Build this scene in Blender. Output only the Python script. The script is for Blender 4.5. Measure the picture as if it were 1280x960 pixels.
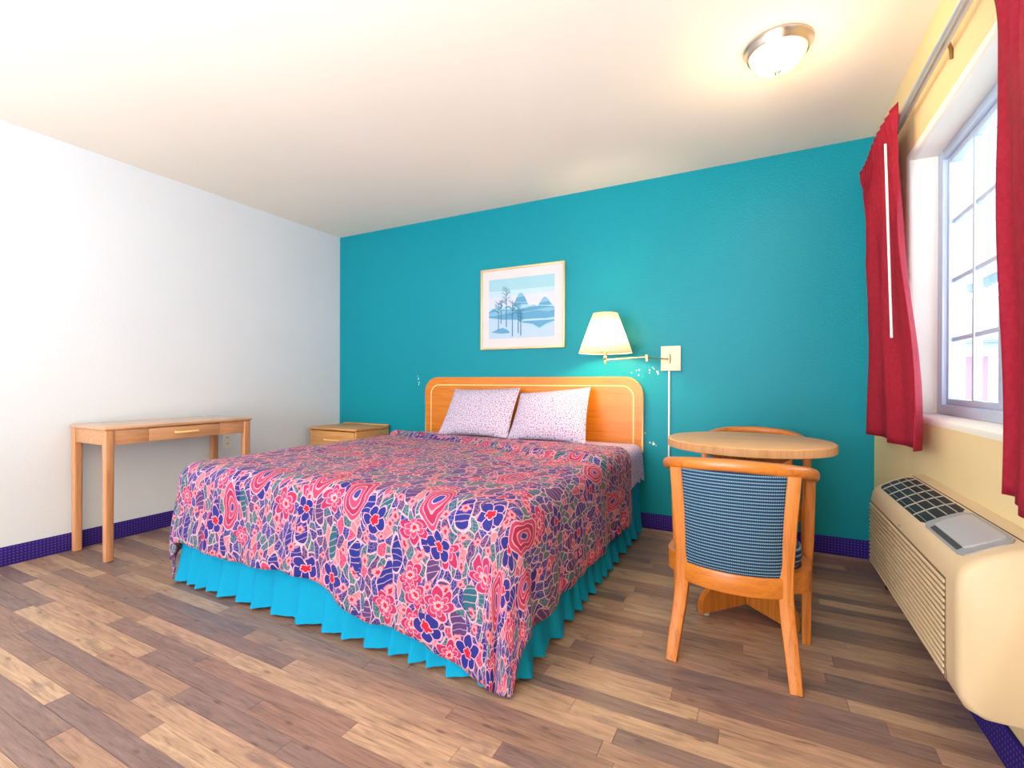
import bpy, bmesh, math, random
from mathutils import Vector, Matrix, noise as mnoise
random.seed(7)
PI = math.pi
SC = bpy.context.scene
COL = SC.collection
for o in list(bpy.data.objects):
    bpy.data.objects.remove(o)

# ------------------------------------------------------------------ camera, world, lights, exposure
W, H = 4.272, 2.44            # room width, ceiling height
YR = -7.6                     # rear wall, behind the camera
cd = bpy.data.cameras.new('camera'); cam = bpy.data.objects.new('camera', cd); COL.objects.link(cam)
R_ = Vector((0.88813933, 0.45956492, 0.00293556)); U_ = Vector((-0.00401953, 0.00138037, 0.99999097)); F_ = Vector((-0.45955671, 0.88814311, -0.0030732))
cam.matrix_world = Matrix(((R_.x, U_.x, -F_.x, 3.67487), (R_.y, U_.y, -F_.y, -3.39463), (R_.z, U_.z, -F_.z, 1.01569), (0, 0, 0, 1)))
cd.sensor_width = 36.0; cd.lens = 594.48 * 36 / 1280; cd.clip_start = 0.02
SC.camera = cam

wd = bpy.data.worlds.new('sky'); SC.world = wd; wd.use_nodes = True
bgn = wd.node_tree.nodes['Background']; bgn.inputs[0].default_value = (0.80, 0.90, 1.0, 1); bgn.inputs[1].default_value = 6.5

def area_light(name, loc, rot, sx, sy, power, col):
    l = bpy.data.lights.new(name, 'AREA'); l.shape = 'RECTANGLE'; l.size = sx; l.size_y = sy; l.energy = power; l.color = col
    o = bpy.data.objects.new(name, l); COL.objects.link(o); o.location = loc; o.rotation_euler = rot
    return o
# added fill light in an invented opening of the unseen rear wall
area_light('rear_fill', (1.9, YR - 0.02, 1.35), (PI / 2, 0, 0), 2.9, 1.7, 60, (0.88, 0.94, 1.0))
# added fill light aimed up at the ceiling behind the camera
area_light('ceiling_fill', (2.75, -4.6, 0.45), (PI, 0, 0), 2.2, 1.6, 150, (0.89, 0.95, 1.0))

vs = SC.view_settings
vs.view_transform = 'Standard'; vs.look = 'None'; vs.exposure = 0.52; vs.gamma = 1.0; vs.use_curve_mapping = False

# ------------------------------------------------------------------ materials
def S(r, g, b):
    f = lambda c: (c / 255) / 12.92 if c <= 10 else (((c / 255) + 0.055) / 1.055) ** 2.4
    return (f(r), f(g), f(b), 1)

class NT:
    """small helper to write node graphs as expressions"""
    def __init__(s, name):
        s.m = bpy.data.materials.new(name); s.m.use_nodes = True
        s.t = s.m.node_tree; s.b = s.t.nodes['Principled BSDF']
    def n(s, typ, **kw):
        nd = s.t.nodes.new(typ)
        for k, v in kw.items(): setattr(nd, k, v)
        return nd
    def put(s, sock, v):
        if isinstance(v, bpy.types.NodeSocket): s.t.links.new(v, sock)
        elif v is not None:
            if hasattr(sock.default_value, '__len__') and not hasattr(v, '__len__'): v = [v] * len(sock.default_value)
            if hasattr(sock.default_value, '__len__'): v = tuple(v)[:len(sock.default_value)]
            sock.default_value = v
    def math(s, op, a, b=None, c=None, clamp=False):
        nd = s.n('ShaderNodeMath', operation=op, use_clamp=clamp)
        for i, v in enumerate((a, b, c)):
            if v is not None: s.put(nd.inputs[i], v)
        return nd.outputs[0]
    def vmath(s, op, a, b=None, scale=None):
        nd = s.n('ShaderNodeVectorMath', operation=op)
        s.put(nd.inputs[0], a)
        if b is not None: s.put(nd.inputs[1], b)
        if scale is not None: s.put(nd.inputs[3], scale)
        return nd.outputs[1] if op in ('LENGTH', 'DISTANCE', 'DOT_PRODUCT') else nd.outputs[0]
    def mix(s, f, a, b, typ='MIX'):
        nd = s.n('ShaderNodeMix', data_type='RGBA', blend_type=typ)
        s.put(nd.inputs[0], f); s.put(nd.inputs[6], a); s.put(nd.inputs[7], b)
        return nd.outputs[2]
    def noise(s, vec, scale, detail=4, rough=0.55, dist=0.0, col=False):
        nd = s.n('ShaderNodeTexNoise'); s.put(nd.inputs['Vector'], vec)
        nd.inputs['Scale'].default_value = scale; nd.inputs['Detail'].default_value = detail
        nd.inputs['Roughness'].default_value = rough; nd.inputs['Distortion'].default_value = dist
        return nd.outputs[1] if col else nd.outputs[0]
    def voro(s, vec, scale, feature='F1', dim='2D', rnd=1.0):
        nd = s.n('ShaderNodeTexVoronoi', feature=feature, voronoi_dimensions=dim)
        s.put(nd.inputs['Vector'], vec); nd.inputs['Scale'].default_value = scale; nd.inputs['Randomness'].default_value = rnd
        return nd
    def ramp(s, f, stops, interp='LINEAR'):
        nd = s.n('ShaderNodeValToRGB'); nd.color_ramp.interpolation = interp
        e = nd.color_ramp.elements
        while len(e) < len(stops): e.new(0.5)
        for el, (p, c) in zip(e, stops): el.position = p; el.color = c
        s.put(nd.inputs[0], f); return nd.outputs[0]
    def map(s, vec, scale=(1, 1, 1), loc=(0, 0, 0), rot=(0, 0, 0)):
        nd = s.n('ShaderNodeMapping'); s.put(nd.inputs[0], vec)
        nd.inputs[1].default_value = loc; nd.inputs[2].default_value = rot; nd.inputs[3].default_value = scale
        return nd.outputs[0]
    def coord(s, which='Object'): return s.n('ShaderNodeTexCoord').outputs[which]
    def sep(s, v):
        nd = s.n('ShaderNodeSeparateXYZ'); s.put(nd.inputs[0], v); return nd.outputs
    def bump(s, h, strength=0.3, dist=0.002):
        nd = s.n('ShaderNodeBump'); nd.inputs['Strength'].default_value = strength; nd.inputs['Distance'].default_value = dist
        s.put(nd.inputs['Height'], h); s.t.links.new(nd.outputs[0], s.b.inputs['Normal'])
    def out(s, color, rough=0.6, metal=0.0, spec=0.5, **kw):
        s.put(s.b.inputs['Base Color'], color); s.put(s.b.inputs['Roughness'], rough)
        s.b.inputs['Metallic'].default_value = metal; s.b.inputs['Specular IOR Level'].default_value = spec
        for k, v in kw.items(): s.put(s.b.inputs[k.replace('_', ' ')], v)
        return s.m

def plain(name, col, rough=0.5, metal=0.0, spec=0.5, var=0.06, scale=9.0, **kw):
    k = NT(name); nz = k.noise(k.coord(), scale, 3)
    f = k.math('MULTIPLY_ADD', nz, var * 2, 1 - var)
    c = k.mix(1.0, col, f, 'MULTIPLY')
    return k.out(c, rough, metal, spec, **kw)

def paint(name, col, rough, bump=0.35, scale=95, spec=0.4, var=0.04):
    k = NT(name); P = k.coord()
    h = k.noise(P, scale, 3, 0.5)
    h2 = k.ramp(h, [(0.40, (0, 0, 0, 1)), (0.62, (1, 1, 1, 1))])
    k.bump(h2, bump, 0.003)
    v = k.math('MULTIPLY_ADD', k.noise(P, 1.4, 3), var * 2, 1 - var)
    return k.out(k.mix(1.0, col, v, 'MULTIPLY'), rough, 0, spec)

def wood(name, light, dark, axis=0, rough=0.38, scale=1.0, coat=0.15):
    k = NT(name); P = k.coord()
    st = [26.0, 26.0, 26.0]; st[axis] = 1.6
    q = k.map(P, tuple(v * scale for v in st))
    g = k.noise(q, 2.2, 6, 0.6, 0.6)
    st2 = [160.0, 160.0, 160.0]; st2[axis] = 5
    fine = k.noise(k.map(P, tuple(v * scale for v in st2)), 1.5, 2)
    f = k.math('ADD', k.math('MULTIPLY', g, 0.75), k.math('MULTIPLY', fine, 0.3))
    c = k.ramp(f, [(0.30, dark), (0.55, light), (0.8, tuple(min(1, v * 1.12) for v in light[:3]) + (1,))])
    k.bump(fine, 0.08, 0.001)
    return k.out(c, rough, 0, 0.5, Coat_Weight=coat, Coat_Roughness=0.25)

M = {}
M['teal'] = paint('teal wall paint', S(0, 142, 160), 0.45, 0.16, 85, 0.25)
M['white_wall'] = paint('white wall paint', S(220, 226, 236), 0.75, 0.07, 70, 0.3)
M['cream_wall'] = paint('lamp warmed cream paint', S(236, 212, 160), 0.75, 0.14, 85, 0.3)  # off-white cream with warm lamp light put into its colour
M['ceiling'] = paint('ceiling paint', S(240, 230, 218), 0.85, 0.05, 60, 0.25)
M['reveal'] = paint('daylight whitened cream paint', S(238, 234, 224), 0.7, 0.12, 85, 0.3)  # same cream paint as the wall, whitened to stand for window daylight
M['oak'] = wood('honey oak', S(204, 122, 44), S(166, 82, 20), 2)
M['oak_x'] = wood('honey oak across', S(204, 122, 44), S(166, 82, 20), 0)
M['oak_rail'] = wood('honey oak rail', S(204, 122, 42), S(174, 90, 22), 0, 0.3, 1, 0.35)
M['headboard'] = wood('orange oak veneer', S(218, 126, 16), S(190, 98, 6), 0, 0.4, 1, 0.2)
M['inlay'] = plain('pale maple inlay', S(250, 214, 140), 0.4)
M['desk'] = wood('pale oak', S(204, 150, 108), S(172, 112, 72), 1)
M['desk_top'] = wood('pale polished oak', S(204, 156, 116), S(176, 120, 82), 1, 0.3, 1, 0.8)
M['desk_z'] = wood('pale oak upright', S(204, 146, 102), S(172, 110, 70), 2)
M['night'] = wood('tan oak', S(214, 156, 92), S(178, 112, 56), 0)
M['laminate'] = wood('table laminate', S(212, 164, 110), S(192, 138, 82), 0, 0.45, 0.7, 0.1)
M['edge'] = wood('table edge band', S(206, 152, 100), S(184, 126, 76), 2, 0.45)
M['brass'] = plain('pale brass', S(232, 206, 140), 0.25, 0.9)
M['nickel'] = plain('brushed nickel', S(196, 186, 176), 0.28, 1.0)
M['chrome'] = plain('satin chrome', S(214, 212, 214), 0.35, 0.6)
M['bronze'] = plain('bronze bracket', S(150, 120, 80), 0.35, 0.9)
M['plastic_white'] = plain('white plastic', S(236, 234, 228), 0.4)
M['plate'] = plain('ivory metal plate', S(232, 224, 196), 0.35)
M['ac'] = plain('almond plastic', S(208, 184, 148), 0.45, var=0.03)
M['ac_dark'] = plain('black vent', S(26, 24, 24), 0.5)
M['ac_bar'] = plain('pale vent bar', S(166, 160, 148), 0.4)
M['ac_grey'] = plain('grey control panel', S(150, 148, 150), 0.4)
M['ac_greydark'] = plain('dark control recess', S(62, 58, 56), 0.5)
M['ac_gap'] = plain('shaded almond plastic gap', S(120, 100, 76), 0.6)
M['vinyl'] = plain('white vinyl frame', S(192, 214, 238), 0.35)
M['skirt'] = plain('turquoise cotton', S(8, 146, 190), 0.85, spec=0.15, var=0.05, scale=30)
M['slot'] = plain('dark slot', S(60, 55, 50), 0.7)
M['dark_glide'] = plain('dark foot glide', S(60, 40, 26), 0.6)
M['subfloor'] = plain('floor joint', S(70, 48, 36), 0.8)

def mat_curtain():
    k = NT('red curtain weave'); P = k.coord()
    nz = k.noise(k.map(P, (1, 1, 1)), 60, 4, 0.7)
    c = k.ramp(nz, [(0.3, S(150, 26, 46)), (0.7, S(178, 42, 62))])
    k.bump(k.noise(P, 400, 2), 0.25, 0.001)
    m = k.out(c, 0.7, 0, 0.2)
    tr = k.n('ShaderNodeBsdfTranslucent'); k.put(tr.inputs[0], S(190, 44, 80))
    mx = k.n('ShaderNodeMixShader'); mx.inputs[0].default_value = 0.22
    k.t.links.new(k.b.outputs[0], mx.inputs[1]); k.t.links.new(tr.outputs[0], mx.inputs[2])
    k.t.links.new(mx.outputs[0], k.t.nodes['Material Output'].inputs[0])
    return m
M['curtain'] = mat_curtain()

def mat_plank():
    k = NT('aged plank vinyl'); g = k.n('ShaderNodeNewGeometry').outputs['Position']; oi = k.n('ShaderNodeObjectInfo').outputs['Random']
    off = k.n('ShaderNodeCombineXYZ'); k.put(off.inputs[0], k.math('MULTIPLY', oi, 37.0)); k.put(off.inputs[1], k.math('MULTIPLY', oi, 71.0))
    P = k.vmath('ADD', g, off.outputs[0])
    grain = k.noise(k.map(P, (3.0, 34, 1)), 1.6, 7, 0.62, 1.2)
    fine = k.noise(k.map(P, (9.0, 210, 1)), 1.3, 3, 0.6, 0.4)
    blot = k.noise(k.map(P, (2.2, 5.0, 1)), 1.8, 4, 0.6, 0.4)
    base = k.ramp(oi, [(0.0, S(148, 120, 108)), (0.16, S(178, 148, 126)), (0.34, S(136, 114, 108)), (0.5, S(162, 132, 114)),
                       (0.64, S(130, 110, 108)), (0.76, S(186, 158, 132)), (0.9, S(152, 124, 108))], 'CONSTANT')
    v = k.math('ADD', k.math('MULTIPLY', grain, 0.95), k.math('MULTIPLY', fine, 0.5))
    shade = k.ramp(v, [(0.46, (0.34, 0.28, 0.27, 1)), (0.64, (0.78, 0.74, 0.73, 1)), (0.90, (1.16, 1.12, 1.08, 1))])
    c = k.mix(1.0, base, shade, 'MULTIPLY')
    bl = k.ramp(blot, [(0.56, (0, 0, 0, 1)), (0.76, (0.75, 0.75, 0.75, 1))])
    c = k.mix(bl, c, S(92, 76, 84))
    kn = k.voro(k.map(P, (2.6, 7.0, 1)), 1.0)
    kd = k.ramp(kn.outputs['Distance'], [(0.015, (0.6, 0.6, 0.6, 1)), (0.06, (0, 0, 0, 1))])
    c = k.mix(kd, c, S(72, 54, 50))
    k.bump(v, 0.12, 0.001)
    return k.out(c, k.math('MULTIPLY_ADD', fine, 0.2, 0.30), 0, 0.45)
M['plank'] = mat_plank()

def mat_base():
    k = NT('violet patterned base carpet'); P = k.coord(); x, y, z = k.sep(P)[:3]
    s = k.math('ADD', x, y)
    a = k.math('SINE', k.math('MULTIPLY', k.math('ADD', s, z), 2 * PI / 0.032)); b = k.math('SINE', k.math('MULTIPLY', k.math('SUBTRACT', s, z), 2 * PI / 0.032))
    d = k.math('MULTIPLY', a, b)
    dots = k.ramp(d, [(0.45, (0, 0, 0, 1)), (0.8, (1, 1, 1, 1))])
    c = k.mix(dots, S(56, 40, 142), S(120, 94, 180))
    c = k.mix(k.math('MULTIPLY', k.noise(P, 300, 2), 0.5), c, S(28, 22, 72))
    k.bump(k.noise(P, 500, 2), 0.4, 0.002)
    return k.out(c, 0.9, 0, 0.15)
M['base'] = mat_base()

def mat_spread():
    k = NT('paisley floral bedspread'); uv = k.n('ShaderNodeUVMap').outputs[0]
    wz = k.vmath('SUBTRACT', k.noise(uv, 7.0, 2, 0.5, 0, True), (0.5, 0.5, 0.5))
    P = k.vmath('ADD', uv, k.vmath('SCALE', wz, scale=0.09))
    P1 = k.map(P, (1.0, 0.55, 1), rot=(0, 0, 0.5))
    cream = S(204, 164, 178); cream2 = S(208, 150, 176)
    def edge(vec, sc, w):
        d = k.voro(vec, sc, 'DISTANCE_TO_EDGE').outputs['Distance']
        return k.ramp(d, [(w * 0.55, (1, 1, 1, 1)), (w, (0, 0, 0, 1))])
    rnd = lambda v: k.sep(v.outputs['Color'])[0]
    # leaves of the ground
    v1 = k.voro(P1, 36.0)
    c = k.ramp(rnd(v1), [(0.0, S(2, 44, 124)), (0.28, S(6, 98, 112)), (0.46, S(66, 52, 108)), (0.60, S(176, 58, 100)), (0.67, S(4, 54, 138)), (0.82, S(190, 110, 122)), (0.88, S(8, 88, 116))], 'CONSTANT')
    c = k.mix(k.math('MULTIPLY', edge(P1, 36.0, 0.08), 0.9), c, cream)
    c = k.mix(k.math('MULTIPLY', edge(P, 75.0, 0.07), 0.42), c, cream)
    # long feathered leaves
    P2 = k.map(P, (1.0, 0.42, 1), rot=(0, 0, -0.9))
    v2 = k.voro(P2, 13.0)
    lm = k.math('GREATER_THAN', rnd(v2), 0.5)
    lc = k.ramp(k.sep(v2.outputs['Color'])[1], [(0.0, S(2, 42, 128)), (0.45, S(6, 92, 112)), (0.75, S(74, 54, 110))], 'CONSTANT')
    lm = k.math('MULTIPLY', lm, k.math('LESS_THAN', v2.outputs['Distance'], 0.40))
    vein = k.math('MULTIPLY', lm, k.math('LESS_THAN', k.math('ABSOLUTE', k.math('SINE', k.math('MULTIPLY', k.math('ADD', k.sep(P2)[0], k.sep(P2)[1]), 230.0))), 0.22))
    rim = k.math('MULTIPLY', lm, k.math('GREATER_THAN', v2.outputs['Distance'], 0.35))
    c = k.mix(lm, c, lc); c = k.mix(k.math('MULTIPLY', vein, 0.6), c, cream); c = k.mix(rim, c, cream)
    # flowers: local polar frame around scattered centres
    def flower(c, sc, rad, npet, thr, pal, heart, wob=0.2, lo=0.0):
        v = k.voro(P, sc); d = k.vmath('SUBTRACT', P, v.outputs['Position'])
        x, y, _ = k.sep(d)[:3]; rr = k.vmath('LENGTH', k.n_vec2(x, y))
        th = k.math('ARCTAN2', y, x); col3 = k.sep(v.outputs['Color'])
        ph = k.math('MULTIPLY', col3[1], 6.28)
        pet = k.math('ABSOLUTE', k.math('COSINE', k.math('MULTIPLY_ADD', th, npet / 2.0, ph)))
        Rp = k.math('MULTIPLY', k.math('MULTIPLY_ADD', pet, wob * 2, 1 - wob * 2), rad)
        q = k.math('DIVIDE', rr, Rp)
        on = k.math('MULTIPLY', k.math('LESS_THAN', q, 1.0), k.math('MULTIPLY', k.math('GREATER_THAN', col3[0], lo), k.math('LESS_THAN', col3[0], thr)))
        pc = k.ramp(q, pal, 'CONSTANT')
        c = k.mix(on, c, pc)
        vein = k.math('MULTIPLY', on, k.math('MULTIPLY', k.math('LESS_THAN', pet, 0.16), k.math('GREATER_THAN', q, 0.35)))
        c = k.mix(vein, c, cream2)
        c = k.mix(k.math('MULTIPLY', on, k.math('LESS_THAN', q, heart)), c, S(184, 22, 54))
        return c
    c = flower(c, 17.0, 0.022, 5, 0.42, [(0.0, S(150, 30, 70)), (0.36, S(210, 136, 150)), (0.82, S(182, 80, 118))], 0.25)
    c = flower(c, 7.0, 0.062, 6, 0.26, [(0.0, S(214, 160, 170)), (0.32, S(182, 58, 108)), (0.55, S(218, 150, 164)), (0.61, S(166, 40, 88)), (0.90, cream2)], 0.16)
    c = flower(c, 6.1, 0.062, 5, 0.45, [(0.0, S(184, 22, 54)), (0.30, cream), (0.36, S(2, 42, 128)), (0.91, cream2)], 0.30, 0.17, 0.0)
    # paisley arcs
    P3 = k.map(P, (1.0, 0.5, 1), rot=(0, 0, 0.25), loc=(3.1, 1.7, 0))
    v3 = k.voro(P3, 5.5); D = v3.outputs['Distance']
    pm = k.math('MULTIPLY', k.math('GREATER_THAN', rnd(v3), 0.72), k.math('LESS_THAN', D, 0.30))
    pc = k.ramp(D, [(0.0, S(16, 56, 142)), (0.06, cream), (0.075, S(176, 62, 108)), (0.13, S(212, 150, 160)), (0.145, S(158, 38, 82)), (0.21, cream2), (0.225, S(180, 60, 98)), (0.28, cream)], 'CONSTANT')
    c = k.mix(pm, c, pc)
    c = k.mix(k.math('MULTIPLY', k.noise(uv, 3.0, 2), 0.08), c, S(196, 110, 120))  # coral wash stands in for warm lamp sheen on the cloth
    k.bump(k.noise(uv, 420, 2), 0.12, 0.001)
    return k.out(c, 0.72, 0, 0.12, Sheen_Weight=0.22, Sheen_Roughness=0.35, Sheen_Tint=S(255, 176, 150))  # salmon sheen tint puts warm lamp colour into grazing views
def n_vec2(s, x, y):
    nd = s.n('ShaderNodeCombineXYZ'); s.put(nd.inputs[0], x); s.put(nd.inputs[1], y); return nd.outputs[0]
NT.n_vec2 = n_vec2
M['spread'] = mat_spread()

def mat_pillow(name, ground):
    k = NT(name); uv = k.n('ShaderNodeUVMap').outputs[0]
    v = k.voro(uv, 70.0, rnd=0.8); r = k.sep(v.outputs['Color'])
    dot = k.math('LESS_THAN', v.outputs['Distance'], k.math('MULTIPLY_ADD', r[1], 0.16, 0.17))
    pc = k.ramp(r[0], [(0.0, S(92, 70, 140)), (0.34, S(186, 80, 118)), (0.58, S(84, 88, 124)), (0.80, S(160, 128, 178))], 'CONSTANT')
    c = k.mix(k.math('MULTIPLY', dot, 0.85), ground, pc)
    k.bump(k.noise(uv, 26, 3), 0.2, 0.004)
    return k.out(c, 0.85, 0, 0.2)
M['pillow'] = mat_pillow('flower print pillowcase', S(206, 194, 216))
M['sheet'] = mat_pillow('lavender flower print sheet', S(192, 182, 218))

def mat_chairfab(name, spacing):
    k = NT(name); uv = k.n('ShaderNodeUVMap').outputs[0]; x, y, _ = k.sep(uv)[:3]
    fy = k.math('FRACT', k.math('DIVIDE', y, spacing)); fx = k.math('FRACT', k.math('DIVIDE', x, spacing * 0.62))
    st = k.ramp(fy, [(0.0, S(14, 84, 118)), (0.30, S(24, 108, 134)), (0.46, S(36, 42, 88)), (0.80, S(40, 46, 92)), (0.86, S(14, 84, 118))])
    dd = k.math('MULTIPLY', k.math('LESS_THAN', k.math('ABSOLUTE', k.math('SUBTRACT', fx, 0.5)), 0.24), k.math('LESS_THAN', k.math('ABSOLUTE', k.math('SUBTRACT', fy, 0.14)), 0.13))
    c = k.mix(dd, st, S(178, 206, 200))
    k.bump(k.noise(uv, 600, 2), 0.3, 0.001)
    return k.out(c, 0.8, 0, 0.25)
M['chairfab'] = mat_chairfab('navy teal dotted stripe weave', 0.0112)
M['seatfab'] = mat_chairfab('teal striped seat weave', 0.02)

def mat_glass():
    k = NT('window glass'); k.t.nodes.remove(k.b)
    tr = k.n('ShaderNodeBsdfTransparent'); tr.inputs[0].default_value = (0.95, 0.97, 0.98, 1)
    gl = k.n('ShaderNodeBsdfGlossy'); gl.inputs['Roughness'].default_value = 0.02
    mx = k.n('ShaderNodeMixShader'); mx.inputs[0].default_value = 0.06
    k.t.links.new(tr.outputs[0], mx.inputs[1]); k.t.links.new(gl.outputs[0], mx.inputs[2])
    k.t.links.new(mx.outputs[0], k.t.nodes['Material Output'].inputs[0]); return k.m
M['glass'] = mat_glass()

def mat_shade():
    k = NT('pleated lamp shade fabric'); c = S(255, 244, 226)
    k.out(c, 0.9, 0, 0.1)
    tr = k.n('ShaderNodeBsdfTranslucent'); k.put(tr.inputs[0], S(255, 240, 216))
    mx = k.n('ShaderNodeMixShader'); mx.inputs[0].default_value = 0.55
    k.t.links.new(k.b.outputs[0], mx.inputs[1]); k.t.links.new(tr.outputs[0], mx.inputs[2])
    k.t.links.new(mx.outputs[0], k.t.nodes['Material Output'].inputs[0]); return k.m
M['shade'] = mat_shade()
def mat_emit(name, col, st, base=(0.9, 0.85, 0.7, 1)):
    k = NT(name); k.out(base, 0.35); k.b.inputs['Emission Color'].default_value = col; k.b.inputs['Emission Strength'].default_value = st; return k.m
M['alabaster'] = mat_emit('lit alabaster glass', S(255, 226, 160), 0.55)
M['bulb'] = mat_emit('lit bulb', S(255, 236, 196), 14.0)

# ------------------------------------------------------------------ mesh helpers
def box(bm, a, b, bev=0.0, seg=2):
    r = bmesh.ops.create_cube(bm, size=1.0); vs_ = r['verts']
    for v in vs_:
        v.co = Vector((a[i] + (b[i] - a[i]) * (v.co[i] + 0.5) for i in range(3)))
    if bev > 0:
        es = list({e for v in vs_ for e in v.link_edges})
        bmesh.ops.bevel(bm, geom=es, offset=bev, segments=seg, profile=0.5, affect='EDGES')
    return bm
def sweep(bm, pts, sec, up=(0, 0, 1), closed=False, cap=True, scales=None):
    """sweep a closed 2-D section (list of (side, up)) along 3-D points"""
    n = len(pts); rings = []; P = [Vector(p) for p in pts]; up = Vector(up)
    for i in range(n):
        if closed: t = P[(i + 1) % n] - P[i - 1]
        else: t = P[min(i + 1, n - 1)] - P[max(i - 1, 0)]
        t.normalize(); s = t.cross(up)
        if s.length < 1e-5: s = t.cross(Vector((0, 1, 0)))
        s.normalize(); u = s.cross(t); k = scales[i] if scales else 1.0
        kx, ky = (k if hasattr(k, '__len__') else (k, k))
        rings.append([bm.verts.new(P[i] + s * (a * kx) + u * (b * ky)) for a, b in sec])
    m = len(sec)
    for i in range(n if closed else n - 1):
        A, B = rings[i], rings[(i + 1) % n]
        for j in range(m):
            bm.faces.new((A[j], A[(j + 1) % m], B[(j + 1) % m], B[j]))
    if cap and not closed:
        bm.faces.new(rings[0][::-1]); bm.faces.new(rings[-1])
    return bm
def circ(r, n=12): return [(r * math.cos(2 * PI * i / n), r * math.sin(2 * PI * i / n)) for i in range(n)]
def rrect(w, h, r, n=3):
    o = []
    for cx, cy, a0 in ((w / 2 - r, h / 2 - r, 0), (-w / 2 + r, h / 2 - r, PI / 2), (-w / 2 + r, -h / 2 + r, PI), (w / 2 - r, -h / 2 + r, 1.5 * PI)):
        for i in range(n + 1):
            a = a0 + PI / 2 * i / n; o.append((cx + r * math.cos(a), cy + r * math.sin(a)))
    return o
def rod(bm, p, q, r, n=12): return sweep(bm, [p, q], circ(r, n), up=(0, 0, 1) if abs((Vector(q) - Vector(p)).normalized().z) < 0.95 else (0, 1, 0))
def lathe(bm, prof, n=32, c=(0, 0, 0), cap=False):
    rings = []
    for r, z in prof:
        rings.append([bm.verts.new((c[0] + r * math.cos(2 * PI * i / n), c[1] + r * math.sin(2 * PI * i / n), c[2] + z)) for i in range(n)])
    for A, B in zip(rings, rings[1:]):
        for j in range(n): bm.faces.new((A[j], A[(j + 1) % n], B[(j + 1) % n], B[j]))
    if cap: bm.faces.new(rings[0][::-1]); bm.faces.new(rings[-1])
    return bm
def prism(bm, poly, f, t0, t1):
    """poly of 2-D points mapped by f(u, v, t) and closed between t0 and t1"""
    A = [bm.verts.new(f(u, v, t0)) for u, v in poly]; B = [bm.verts.new(f(u, v, t1)) for u, v in poly]; n = len(poly)
    bm.faces.new(A[::-1]); bm.faces.new(B)
    for i in range(n): bm.faces.new((A[i], A[(i + 1) % n], B[(i + 1) % n], B[i]))
    return bm
def grid(bm, nu, nv, f, uvf=None, closed_u=False):
    V = [[bm.verts.new(f(i / (nu if closed_u else nu - 1), j / (nv - 1))) for j in range(nv)] for i in range(nu)]
    ul = bm.loops.layers.uv.verify() if uvf else None
    for i in range(nu if closed_u else nu - 1):
        for j in range(nv - 1):
            ii = (i + 1) % nu
            fc = bm.faces.new((V[i][j], V[ii][j], V[ii][j + 1], V[i][j + 1]))
            if uvf:
                d = nu if closed_u else nu - 1
                for l, (a, b) in zip(fc.loops, ((i, j), (i + 1, j), (i + 1, j + 1), (i, j + 1))): l[ul].uv = uvf(a / d, b / (nv - 1))
    return V
def obj(name, bm, mat, parent=None, smooth=True, ang=38, recalc=True, solid=0.0):
    if recalc: bmesh.ops.recalc_face_normals(bm, faces=bm.faces)
    bm.normal_update()
    if smooth:
        lim = math.radians(ang)
        for f in bm.faces: f.smooth = True
        for e in bm.edges:
            if len(e.link_faces) == 2 and e.calc_face_angle(0) > lim: e.smooth = False
    me = bpy.data.meshes.new(name); bm.to_mesh(me); bm.free()
    mats = mat if isinstance(mat, (list, tuple)) else [mat]
    for m in mats: me.materials.append(M[m] if isinstance(m, str) else m)
    o = bpy.data.objects.new(name, me); COL.objects.link(o)
    if parent is not None: o.parent = parent
    if solid:
        md = o.modifiers.new('thickness', 'SOLIDIFY'); md.thickness = solid; md.offset = 0
    return o
def B(): return bmesh.new()
def tag(o, label, cat, group=None):
    o['label'] = label; o['category'] = cat
    if group: o['group'] = group
    return o
def thing(name, label, cat, loc=(0, 0, 0), rz=0.0, group=None):
    o = bpy.data.objects.new(name, None); COL.objects.link(o); o.location = loc; o.rotation_euler = (0, 0, rz)
    o.empty_display_size = 0.1
    return tag(o, label, cat, group)
def struct(o, label=None):
    o['kind'] = 'structure'
    if label: o['label'] = label
    return o
def sm(a, b, x):
    t = max(0.0, min(1.0, (x - a) / (b - a))); return t * t * (3 - 2 * t)

# ------------------------------------------------------------------ the room
T = 0.2
# floor: sub-floor and planks, each a piece of its own
fl = struct(obj('floor', box(B(), (-T, YR - T, -0.12), (W + T, T, -0.005)), 'subfloor'), 'brown and grey wood plank floor')
PW = 0.067; plank_mesh = None; rest = B(); rows = int((-YR) / PW) + 1; seen = 0
rng = random.Random(11)
for rI in range(rows):
    y1 = -rI * PW; y0 = max(y1 - PW, YR)
    x = -rng.uniform(0, 0.7)
    while x < W:
        L = rng.choice((0.5, 0.62, 0.74, 0.86, 0.98)); xa, xb = max(x, 0), min(x + L, W); x += L
        if xb - xa < 0.05: continue
        in_view = y1 > -3.02 and not (xb < 0.75 + 0.0 and y1 < -3.6)
        # pieces wholly under the bed or out of the picture go into the joined remainder
        hidden = (xa > 1.12 and xb < 2.92 and y0 > -1.95) or y1 < -3.02
        right_of = (xa > 3.95 and y1 < -2.35)
        if not hidden and not right_of:
            if plank_mesh is None:
                b0 = B(); box(b0, (0, 0, -1), (1, 1, 0)); plank_mesh = bpy.data.meshes.new('plank'); b0.to_mesh(plank_mesh); b0.free(); plank_mesh.materials.append(M['plank'])
            o = bpy.data.objects.new('plank', plank_mesh); COL.objects.link(o); o.parent = fl
            o.location = (xa + 0.0006, y0 + 0.0006, 0); o.scale = (xb - xa - 0.0012, y1 - y0 - 0.0012, 0.005); seen += 1
        else:
            box(rest, (xa + 0.0006, y0 + 0.0006, -0.005), (xb - 0.0006, y1 - 0.0006, 0))
ro = obj('plank_remainder', rest, 'plank', fl, smooth=False); ro['kind'] = 'stuff'
print('planks as parts', seen)

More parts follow.
